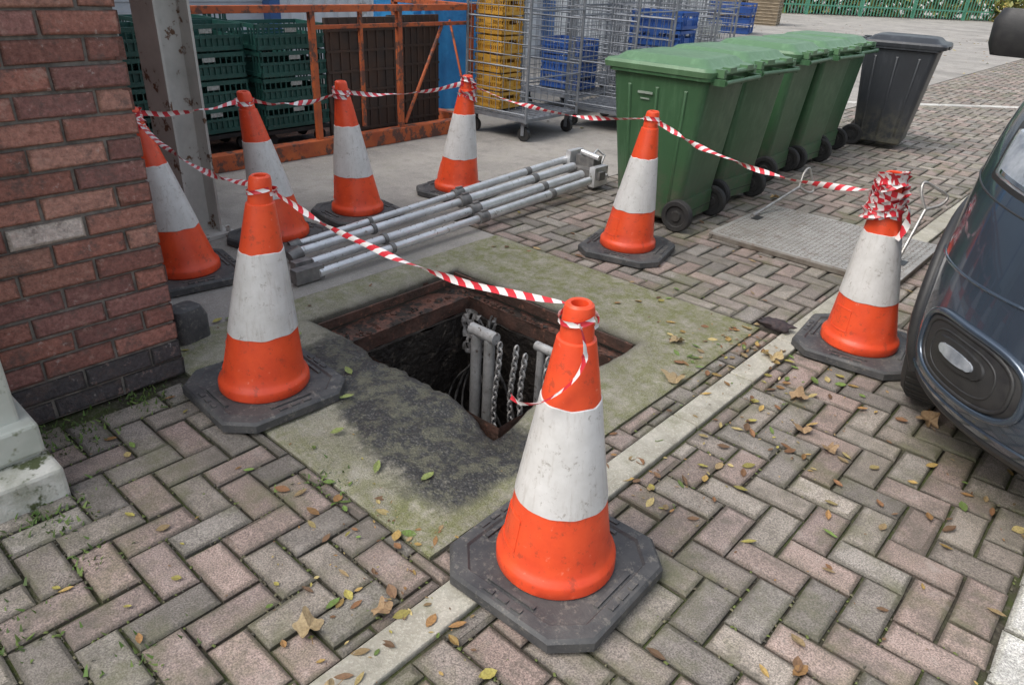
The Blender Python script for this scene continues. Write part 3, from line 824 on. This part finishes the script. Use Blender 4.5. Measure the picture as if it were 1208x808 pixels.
for k in range(4):
    db.box((-3.6+2.4*k,-4.02,1.6),(1.1,.08,1.3),1);db.box((-3.6+2.4*k,-4.03,.9),(1.3,.16,.1),2)
db.add([(-5.3,-4.4,6),(5.3,-4.4,6),(5.3,4.4,6),(-5.3,4.4,6),(-5.3,0,8),(5.3,0,8)],[(0,1,5,4),(2,3,4,5),(1,2,5),(3,0,4)],3)
fb=MT('far_brick',.9);bt=fb.n.new('ShaderNodeTexBrick');bt.inputs['Scale'].default_value=4;bt.inputs['Color1'].default_value=(.38,.16,.10,1);bt.inputs['Color2'].default_value=(.3,.12,.08,1);bt.inputs['Mortar'].default_value=(.3,.27,.25,1)
fb.l.new(fb.tc,bt.inputs['Vector']);fb.col(bt.outputs['Color'])
db.obj('distant_brick_building',[fb.m,simple('glass_dark',(.03,.04,.05),None,3,.1,bump=0),M_kerb,simple('roof_slate',(.1,.1,.11),None,6,.8)],loc=(-22,38,0),rz=.3)
fe=B();P0=Vector((-15.5,33,0));P1=Vector((9,66,0));d=P1-P0;n=int(d.length/.16);ang=math.atan2(d.y,d.x)
for i in range(n):
    c_=P0+d*(i/n);M=Matrix.Translation(c_)@Matrix.Rotation(ang,4,'Z')
    fe.add([(-.03,0,.05),(.03,0,.05),(.03,0,2.2),(0,0,2.35),(-.03,0,2.2)],[(0,1,2,3,4)],0,M=M)
    if i%17==0: fe.box((0,.06,1.1),(.1,.1,2.2),0,M=M)
for z in(.4,1.9):
    M=Matrix.Translation((P0+P1)/2)@Matrix.Rotation(ang,4,'Z');fe.box((0,.03,z),(d.length,.04,.06),0,M=M)
fe.obj('palisade_fence',[simple('fence_green',(.08,.26,.17),(.09,.29,.2),2,.5,bump=0)])
def foliage(name,fn,n,size,cols):
    b=B()
    for i in range(n):
        p_,s_=fn();s_*=size*random.uniform(.6,1.4)
        q=Matrix.Translation(p_)@Matrix.Rotation(random.uniform(0,6.28),4,'Z')@Matrix.Rotation(random.uniform(-1.3,1.3),4,'X')
        c=random.choice(cols);k=random.uniform(.6,1.3);c=(c[0]*k,c[1]*k,c[2]*k,1)
        b.add([(-s_*.5,0,0),(0,-s_,.1*s_),(s_*.5,0,0),(0,s_,.1*s_)],[(0,1,2,3)],0,c,q)
    return b.obj(name,[M_fol],col=True)
nrm=Vector((-d.y,d.x,0)).normalized()
def hedge():
    t=random.random();w=random.random()
    hh=2.6+1.2*noise.noise(Vector((t*25,0,0)))
    p_=P0+d*t+nrm*(.5+2.5*w)
    if .30<t<.5 and random.random()<.35: p_=P0+d*t-nrm*random.uniform(0,.9);hh*=.5
    p_.z=random.random()**.8*hh*(1-.5*abs(w-.5));return p_,1
foliage('hedge',hedge,12000,.22,[(.17,.21,.06),(.30,.28,.08),(.13,.16,.05),(.40,.30,.10),(.24,.24,.08)])
def tree(name,loc,hh,cols):
    e_=bpy.data.objects.new(name,None);COL.objects.link(e_);e_.location=loc
    b=B();b.path([(0,0,0),(.1,0,hh*.25),(.05,.1,hh*.5),(.1,.1,hh*.8)],.22,10,r2=.05)
    cl=[]
    for k in range(16):
        a=random.uniform(0,6.28);z=hh*random.uniform(.35,.95);r=hh*.28*random.uniform(.4,1)*(1.2-z/hh)
        c_=Vector((r*math.cos(a),r*math.sin(a),z));cl.append((c_,hh*random.uniform(.09,.16)))
        b.path([(.07,.05,z*.7),tuple(c_*.6+Vector((0,0,z*.35))),tuple(c_)],.06,6,r2=.015)
    b.obj('trunk',[simple('bark_'+name,(.12,.09,.06),None,9,.9)],parent=e_)
    def fn():
        c_,r=random.choice(cl);v=Vector((random.gauss(0,1),random.gauss(0,1),random.gauss(0,.8)));return c_+v*r*.55,1
    o=foliage('crown',fn,4000,.18,cols);o.parent=e_
for i,(x_,y_,hh) in enumerate([(-18,44,9),(-11,52,8),(-3,60,10)]):
    tree('tree' if i==0 else 'tree.%03d'%i,(x_,y_,0),hh,[(.08,.11,.03),(.14,.14,.04),(.2,.15,.04)])

# ------------------------------------------------------------------ car
def cr(tab,x):
    xs=[a for a,_ in tab];ys=[b_ for _,b_ in tab]
    if x<=xs[0]:return ys[0]
    if x>=xs[-1]:return ys[-1]
    for i in range(len(xs)-1):
        if x<=xs[i+1]:
            t=(x-xs[i])/(xs[i+1]-xs[i]);h_=xs[i+1]-xs[i]
            m0=(ys[i+1]-ys[max(i-1,0)])/(xs[i+1]-xs[max(i-1,0)]);m1=(ys[min(i+2,len(ys)-1)]-ys[i])/(xs[min(i+2,len(xs)-1)]-xs[i])
            return (2*t**3-3*t*t+1)*ys[i]+(t**3-2*t*t+t)*h_*m0+(-2*t**3+3*t*t)*ys[i+1]+(t**3-t*t)*h_*m1
Z=[.20,.28,.42,.60,.78,.95,1.08,1.18,1.25,1.28]
YF=list(zip(Z,[2.20,2.09,2.03,2.05,2.10,2.17,2.26,2.38,2.58,2.90]))
WW=list(zip(Z,[.87,.905,.925,.925,.915,.905,.89,.86,.79,.68]))
CX=.48;NE=2.25;LF=.80;YR=6.45;ZT=1.28
def CS(a,z):
    w=cr(WW,z);yf=cr(YF,z)
    s_,c_=math.sin(a),abs(math.cos(a))
    return Vector((CX+w*math.copysign(abs(s_)**(2/NE),s_),yf+LF*(1-c_**(2/NE)),z))
def CNn(a,z):
    e_=.01;t1=CS(a+e_,z)-CS(a-e_,z);t2=CS(a,z+e_)-CS(a,z-e_);n=t1.cross(t2);n.normalize()
    if n.y>0 and abs(a)<1.2: n=-n
    if (n.x>0)!=(a>0) and abs(a)>.3: n=-n
    return n
def outline(z):
    o=[CS(math.radians(-90+180*k/60),z) for k in range(61)]
    w=cr(WW,z)
    for k in range(1,26): o.append(Vector((CX+w,cr(YF,z)+LF+(YR-.35-cr(YF,z)-LF)*k/26,z)))
    for k in range(31):
        a=math.radians(90-180*k/30);s_=math.sin(a);o.append(Vector((CX+w*math.copysign(abs(s_)**.7,s_),YR-.35+(.35-.1*(z-.2))*abs(math.cos(a))**.7,z)))
    for k in range(25,0,-1): o.append(Vector((CX-w,cr(YF,z)+LF+(YR-.35-cr(YF,z)-LF)*k/26,z)))
    return o
cb_=B()
zs=[.20+(ZT-.20)*k/42 for k in range(43)]
cb_.loft([outline(z) for z in zs],0)
M_paint=simple('car_paint',(.060,.085,.12),(.066,.091,.127),3,.25,.55,bump=0,rv=.03,coat=1)
M_glass=simple('car_glass',(.01,.012,.014),None,3,.05,bump=0,rv=0,coat=1)
M_trim=simple('car_trim',(.02,.02,.022),(.03,.03,.03),30,.5,bump=.15,bscale=200)
M_chrome=simple('chrome',(.7,.72,.74),None,5,.12,1,bump=0,rv=.02)
M_lamp=simple('lamp_lens',(.46,.49,.53),(.26,.29,.33),18,.08,.3,bump=0,rv=.02,coat=1)
car=bpy.data.objects.new('parked_car',None);COL.objects.link(car)
body=cb_.obj('body',[M_paint,M_trim],smooth=40,parent=car)
cut=B()
WYS=(3.0,5.55)
for sx in(-1,1):
    for yy in WYS:
        xo=CX+sx*.92;cut.tube((xo-sx*.30,yy,.36),(xo+sx*.2,yy,.36),.42,40)
co=cut.obj('arch_cut',[M_trim])
bm_=body.modifiers.new('b','BOOLEAN');bm_.operation='DIFFERENCE';bm_.object=co;bm_.solver='EXACT'
dg=bpy.context.evaluated_depsgraph_get();dg.update()
nm=bpy.data.meshes.new_from_object(body.evaluated_get(dg));body.modifiers.clear();body.data=nm
bpy.data.objects.remove(co)
def patch(name,mat,a0,a1,z0,z1,off,shape=None,na=24,nz=12,edge=True):
    b=B();vs=[];fs=[]
    for i in range(na+1):
        for j in range(nz+1):
            u=i/na;v=j/nz
            if shape: a,z=shape(u,v)
            else: a,z=a0+(a1-a0)*u,z0+(z1-z0)*v
            ed=min(u,1-u,v,1-v);o=off if (ed>0 or not edge) else -.004
            vs.append(CS(a,z)+CNn(a,z)*o)
    for i in range(na):
        for j in range(nz): fs.append((i*(nz+1)+j,(i+1)*(nz+1)+j,(i+1)*(nz+1)+j+1,i*(nz+1)+j+1))
    b.add(vs,fs);return b.obj(name,[mat],smooth=50,parent=car)
R_=math.radians
def disc(ac,zc,da,dz,pw=2.4):
    def f(u,v):
        x_,y_=2*u-1,2*v-1
        m_=max(abs(x_),abs(y_));l=(abs(x_)**pw+abs(y_)**pw)**(1/pw) or 1
        return ac+da*x_*m_/l,zc+dz*y_*m_/l
    return f
FA,FZ,FD,FH=R_(48),.475,R_(16.5),.105
for s_ in(-1,1):
    patch('fog_recess',M_trim,0,0,0,0,.004,disc(s_*FA,FZ,FD,FH,3))
    for q,mt,rr in((1.0,M_paint,.012),(.84,M_trim,.007),(.62,M_trim,.004)):
        b=B();pts=[]
        for k in range(48):
            a=2*math.pi*k/48;f_=(abs(math.cos(a))**3+abs(math.sin(a))**3)**(-1/3)
            aa=s_*FA+FD*q*math.cos(a)*f_;zz=FZ+FH*q*math.sin(a)*f_
            pts.append(CS(aa,zz)+CNn(aa,zz)*.003)
        b.path(pts,rr,8,closed=True);b.obj('fog_rim',[mt],smooth=80,parent=car)
    patch('fog_lamp_bezel',M_dark,0,0,0,0,.010,disc(s_*(FA+R_(.5)),FZ+.015,R_(8.5),.042))
    patch('fog_lamp',M_lamp,0,0,0,0,.015,disc(s_*(FA+R_(.5)),FZ+.015,R_(6),.022))
    patch('headlamp_bezel',M_trim,0,0,0,0,.003,lambda u,v:(s_*R_(22+46*u),.885+.05*u+(.22+.02*u)*v*(1-.3*u*u)))
    patch('headlamp',M_lamp,0,0,0,0,.007,lambda u,v:(s_*R_(24+42*u),.90+.05*u+(.185+.02*u)*v*(1-.35*u*u)))
    patch('headlamp_strip',M_chrome,0,0,0,0,.011,lambda u,v:(s_*R_(27+36*u),.915+.05*u+.012*v))
    patch('headlamp_pod',M_trim,0,0,0,0,.010,disc(s_*R_(46),1.0,R_(8),.045,2))
    for yy in WYS:
        b=B();pts=[]
        for k in range(25):
            a=math.radians(-12+204*k/24);z=.36+.425*math.sin(a);yv=yy+.425*math.cos(a)
            w=cr(WW,max(z,.2));xx=w
            yf=cr(YF,max(z,.2))
            if yv<yf+LF:
                q=max(0,min(1,1-(yv-yf)/LF)); xx=w*(1-q**NE)**(1/NE)
            pts.append((CX+s_*(xx+.002),yv,max(z,.2)))
        b.path(pts,.022,8);b.obj('arch_trim',[M_trim],smooth=60,parent=car)
        b=B();Mw=Matrix.Translation((CX+s_*.81,yy,.35))@Matrix.Rotation(s_*math.pi/2,4,'Y')
        b.lathe([(.0,.06),(.05,.06),(.06,.045),(.22,.05),(.245,.085),(.25,.09)],36,1,M=Mw)
        b.lathe([(.25,.09),(.30,.108),(.33,.105),(.350,.085),(.352,.03),(.352,-.03),(.350,-.085),(.33,-.105),(.25,-.10)],48,0,M=Mw)
        for k in range(5):
            Ms=Mw@Matrix.Rotation(k*2*math.pi/5,4,'Z');b.box((.14,0,.07),(.22,.05,.03),1,M=Ms)
        for k in range(60):
            Ms=Mw@Matrix.Rotation(k*2*math.pi/60,4,'Z');b.box((.352,0,0),(.006,.02,.16),0,M=Ms)
        b.obj('wheel',[M_tyre,M_alu],smooth=40,parent=car)
patch('lower_skirt',M_trim,R_(-85),R_(85),.195,.285,.006,na=50)
patch('lower_grille',M_trim,R_(-24),R_(24),.34,.58,.005)
patch('main_grille',M_trim,R_(-20),R_(20),.80,1.08,.006)
for z in(.85,.92,.99): patch('grille_bar',M_chrome,R_(-18),R_(18),z,z+.015,.016)
def seam(name,pts,r=.0028,mat=None):
    b=B();b.path([CS(a,z)+CNn(a,z)*.0003 for a,z in pts],r,6);b.obj(name,[mat or M_dark],parent=car)
for s_ in(-1,1):
    seam('bumper_seam',[(s_*R_(22+64*k/20),.87+.05*k/20) for k in range(21)])
    seam('bonnet_seam',[(s_*R_(18+64*k/20),1.13+.03*math.sin(k/20*1.5)) for k in range(21)])
    seam('bumper_crease',[(s_*R_(26+55*k/20),.70-.02*k/20) for k in range(21)],.005,M_paint)
    seam('lower_crease',[(s_*R_(20+60*k/20),.325-.01*k/20) for k in range(21)],.006,M_paint)
cab=B();rings=[]
for k in range(14):
    t=k/13;z=1.22+.55*t;yf=3.25+1.0*t+.15*t*t;yr=6.35-.35*t;w=.82-.18*t**1.3
    rings.append([Vector((CX+p[0],p[1],p[2])) for p in rrect(0,(yf+yr)/2,2*w,yr-yf,.28,z,6)])
cab.loft(rings,0,mis=[0]*2+[1]*9+[0]*3)
cab.obj('cabin',[M_paint,M_glass],smooth=50,parent=car)
for s_ in(-1,1):
    b=B();b.loft([rrect(0,0,.22,.12,.05,-.10,5),rrect(0,0,.26,.16,.06,-.05,5),rrect(0,0,.27,.17,.06,.05,5),rrect(0,0,.22,.12,.05,.10,5)],0)
    b.box((-s_*.14,.02,-.07),(.16,.06,.04),0)
    b.obj('door_mirror',[M_trim],loc=(CX+s_*1.13,4.25,1.27),smooth=50,parent=car)
    b=B();b.box((CX+s_*.918,4.9,.80),(.01,.006,.8),0);b.box((CX+s_*.918,4.0,.75),(.01,.006,.6),0);b.obj('door_gap',[M_dark],parent=car)

# ------------------------------------------------------------------ leaves
lv=B()
LC=[(.46,.31,.10),(.38,.21,.08),(.26,.13,.06),(.50,.40,.17),(.36,.26,.13),(.19,.11,.06),(.16,.26,.06),(.40,.35,.09)]
def leaf(x,y_,s_,c,z=.006,maple=False):
    M=Matrix.Translation((x,y_,z))@Matrix.Rotation(random.uniform(0,6.28),4,'Z')@Matrix.Rotation(random.uniform(-.25,.25),4,'X')@Matrix.Rotation(random.uniform(-.25,.25),4,'Y')
    if maple:
        pr=[];n=40;ph=random.random()*6
        for k in range(n):
            a=2*math.pi*k/n
            lobe=abs(math.cos(2.5*a));r=s_*(.58+.32*lobe**2+.10*(k%4==0)+.06*(k%2))*(1.0+.18*math.cos(a))
            if abs(a-math.pi)<.2: r*=.6
            pr.append((r*math.cos(a),r*math.sin(a)*.85,s_*(.15+.28*math.sin(a*2+ph)+.10*math.sin(a*5+ph))))
        lv.add([(0,0,0)]+pr,[(0,1+k,1+(k+1)%n) for k in range(n)],0,c,M)
        lv.add([(-.5*s_,-.02*s_,0),(-.5*s_,.02*s_,0),(-1.2*s_,.03*s_,.1*s_),(-1.2*s_,-.02*s_,.1*s_)],[(0,1,2,3)],0,(.25,.15,.06,1),M)
    else:
        cu=random.uniform(.1,.6)
        pr=[(-1,0,cu*.3),(-.5,.3,cu*.3),(0,.4,cu*.4),(.6,.25,cu*.3),(1,0,.35*cu),(.6,-.25,cu*.3),(0,-.4,cu*.4),(-.5,-.3,cu*.3),(-.5,0,0),(0,0,0),(.6,0,0)]
        fs=[(0,8,1),(1,8,9,2),(2,9,10,3),(3,10,4),(4,10,5),(5,10,9,6),(6,9,8,7),(7,8,0)]
        k=random.uniform(.8,1.5)
        lv.add([(a*s_,b_*s_*k,h_*s_) for a,b_,h_ in pr],fs,0,c,M)
def lc():
    c=random.choice(LC);k=random.uniform(.6,1.15);return (c[0]*k,c[1]*k,c[2]*k,1)
def ok(x,y_):
    if HX0-.05<x<HX1+.15 and HY0-.2<y_<HY1+.05: return False
    if x<WX+.05 and y_<WY+.05: return False
    for p_ in CN:
        if abs(p_[0]-x)<.26 and abs(p_[1]-y_)<.26: return False
    if px0-.03<x<px1+.03 and py0-.03<y_<py1+.03: return False
    return True
cnt=0
while cnt<320:
    x=random.uniform(-3,1);y_=random.uniform(.2,5)
    if noise.noise(Vector((x*1.5,y_*1.5,4)))+random.uniform(-.5,.5)<.05: continue
    if ok(x,y_): leaf(x,y_,random.choice([.005,.006,.008,.012,.016,.02,.026]),lc());cnt+=1
for k in range(480):
    cxx,cyy,rr=random.choice([(-.78,2.3,.14),(-.85,1.75,.1),(-.80,2.75,.15),(-1.2,1.0,.12),(-1.02,.75,.12),(-.55,2.6,.3),(-1.3,.93,.2),(-1.15,2.6,.12),(-.5,2.0,.3),(-1.05,2.9,.1)])
    x=random.gauss(cxx,rr);y_=random.gauss(cyy,rr)
    if ok(x,y_): leaf(x,y_,random.choice([.003,.004,.006,.008,.012,.02,.024]),lc())
for (x,y_,s_) in [(-.93,2.80,.06),(-1.13,.62,.045),(-1.13,2.33,.055),(-1.05,.78,.035),(-.72,2.55,.045),(-.5,2.3,.035),(-.95,.55,.035),(-1.3,2.62,.045),(-2.0,5.2,.04),(-.62,2.35,.045),(-.3,2.75,.05)]:
    if ok(x,y_):
        c=random.choice([(.46,.35,.18),(.42,.29,.13),(.38,.29,.16),(.33,.22,.12)]);leaf(x,y_,s_,(c[0],c[1],c[2],1),.014,True)
for (x,y_,s_) in [(-2.45,1.45,.03),(-2.05,1.42,.03),(-2.2,1.35,.028),(-1.5,1.12,.03),(-1.75,1.15,.026),(-1.9,1.3,.03),(-1.35,1.2,.03)]:
    leaf(x,y_,s_,(.26,.32,.10,1),.022)
for k in range(500):
    x=random.uniform(-12,-2);y_=random.uniform(6,30)
    leaf(x,y_,random.uniform(.02,.04),lc())
lv.obj('fallen_leaves',[M_leaf],col=True)
wd=B()
for (cxx,cyy,n,rr) in [(-2.36,.52,260,.07),(-2.42,.8,110,.05),(-1.6,.12,60,.06),(-1.56,.98,80,.05),(.3,1.9,60,.05),(-1.35,.3,60,.05),(-2.0,.35,160,.07),(-1.75,.35,60,.04)]:
    for k in range(n):
        x=random.gauss(cxx,rr);y_=random.gauss(cyy,rr)
        M=Matrix.Translation((x,y_,-.003))@Matrix.Rotation(random.uniform(0,6.28),4,'Z')@Matrix.Rotation(random.uniform(.3,1.4),4,'X')
        l=random.uniform(.008,.028);c=random.choice([(.09,.16,.03),(.14,.2,.05),(.07,.11,.03)])
        wd.add([(-l*.2,0,0),(l*.2,0,0),(l*.12,0,l*.7),(0,0,l)],[(0,1,2,3)],0,(c[0],c[1],c[2],1),M)
for k in range(5000):
    x=random.uniform(-2.4,.6);y_=random.uniform(.1,3.9)
    if not ok(x,y_) or (sx0<x<sx1 and sy0<y_<sy1): continue
    if noise.noise(Vector((x*1.2,y_*1.2,9)))<-.08: continue
    if random.random()<.5: x=round(x/U)*U
    else: y_=round(y_/U)*U
    l=random.uniform(.002,.0065);c=random.choice([(.12,.15,.04),(.08,.07,.045),(.15,.14,.08),(.06,.055,.04)])
    M=Matrix.Translation((x,y_,-.0045))@Matrix.Rotation(random.uniform(0,6.28),4,'Z')
    wd.add([(-l,-l*.6,0),(l,-l*.5,0),(l*.8,l*.6,0),(-l*.9,l*.5,0),(0,0,l*.8)],[(0,1,4),(1,2,4),(2,3,4),(3,0,4)],0,(c[0],c[1],c[2],1),M)
wd.obj('weeds',[M_fol],col=True)
rgb_=B();rings=[]
for i in range(9):
    t=i/8;ph=math.pi*t;r=[]
    for k in range(20):
        a=2*math.pi*k/20;rr=.05*math.sin(ph)*(1+.9*noise.noise(Vector((math.cos(a)*2.5,math.sin(a)*2.5,t*4))))+.001
        r.append((rr*math.cos(a)*1.3,rr*math.sin(a)*.8,.022-.025*math.cos(ph)))
    rings.append(r)
rgb_.loft(rings,0);rgb_.obj('discarded_glove',[simple('glove_dark',(.03,.025,.03),(.07,.05,.05),50,.8,bump=.8)],loc=(-1.05,3.08,.006),smooth=80)

# ------------------------------------------------------------------ world & light & camera
w=bpy.data.worlds.new('World');S.world=w;w.use_nodes=True
nt=w.node_tree;bg=nt.nodes['Background'];sk=nt.nodes.new('ShaderNodeTexSky');sk.sky_type='NISHITA';sk.sun_disc=False
EL,RO=math.radians(55),math.radians(200)
sk.sun_elevation=EL;sk.sun_rotation=RO;sk.air_density=1.5;sk.dust_density=4;sk.ozone_density=1
hs=nt.nodes.new('ShaderNodeHueSaturation');hs.inputs['Saturation'].default_value=.5;hs.inputs['Value'].default_value=1.55
nt.links.new(sk.outputs[0],hs.inputs['Color']);nt.links.new(hs.outputs[0],bg.inputs['Color']);bg.inputs['Strength'].default_value=.15
sl=bpy.data.lights.new('sun','SUN');sl.energy=1.3;sl.angle=math.radians(30);sl.color=(1,.975,.94)
so=bpy.data.objects.new('sun',sl);COL.objects.link(so)
sd=Vector((math.sin(RO)*math.cos(EL),math.cos(RO)*math.cos(EL),math.sin(EL)))
so.rotation_euler=sd.to_track_quat('Z','Y').to_euler()
yaw=math.radians(40.7);th=math.radians(27.7);ro=math.radians(2.93)
hv=Vector((-math.sin(yaw),math.cos(yaw),0));r0=Vector((math.cos(yaw),math.sin(yaw),0))
F=hv*math.cos(th)+Vector((0,0,-math.sin(th)));Uu=hv*math.sin(th)+Vector((0,0,math.cos(th)))
R=r0*math.cos(ro)+Uu*math.sin(ro);UP=Uu*math.cos(ro)-r0*math.sin(ro)
cd=bpy.data.cameras.new('camera');cd.sensor_width=36;cd.lens=851/1208*36;cd.clip_end=500;cd.clip_start=.02
cam=bpy.data.objects.new('camera',cd);COL.objects.link(cam)
cam.matrix_world=Matrix(((R.x,UP.x,-F.x,0),(R.y,UP.y,-F.y,0),(R.z,UP.z,-F.z,1.45),(0,0,0,1)))
S.camera=cam
S.view_settings.view_transform='Standard';S.view_settings.look='None';S.view_settings.exposure=0
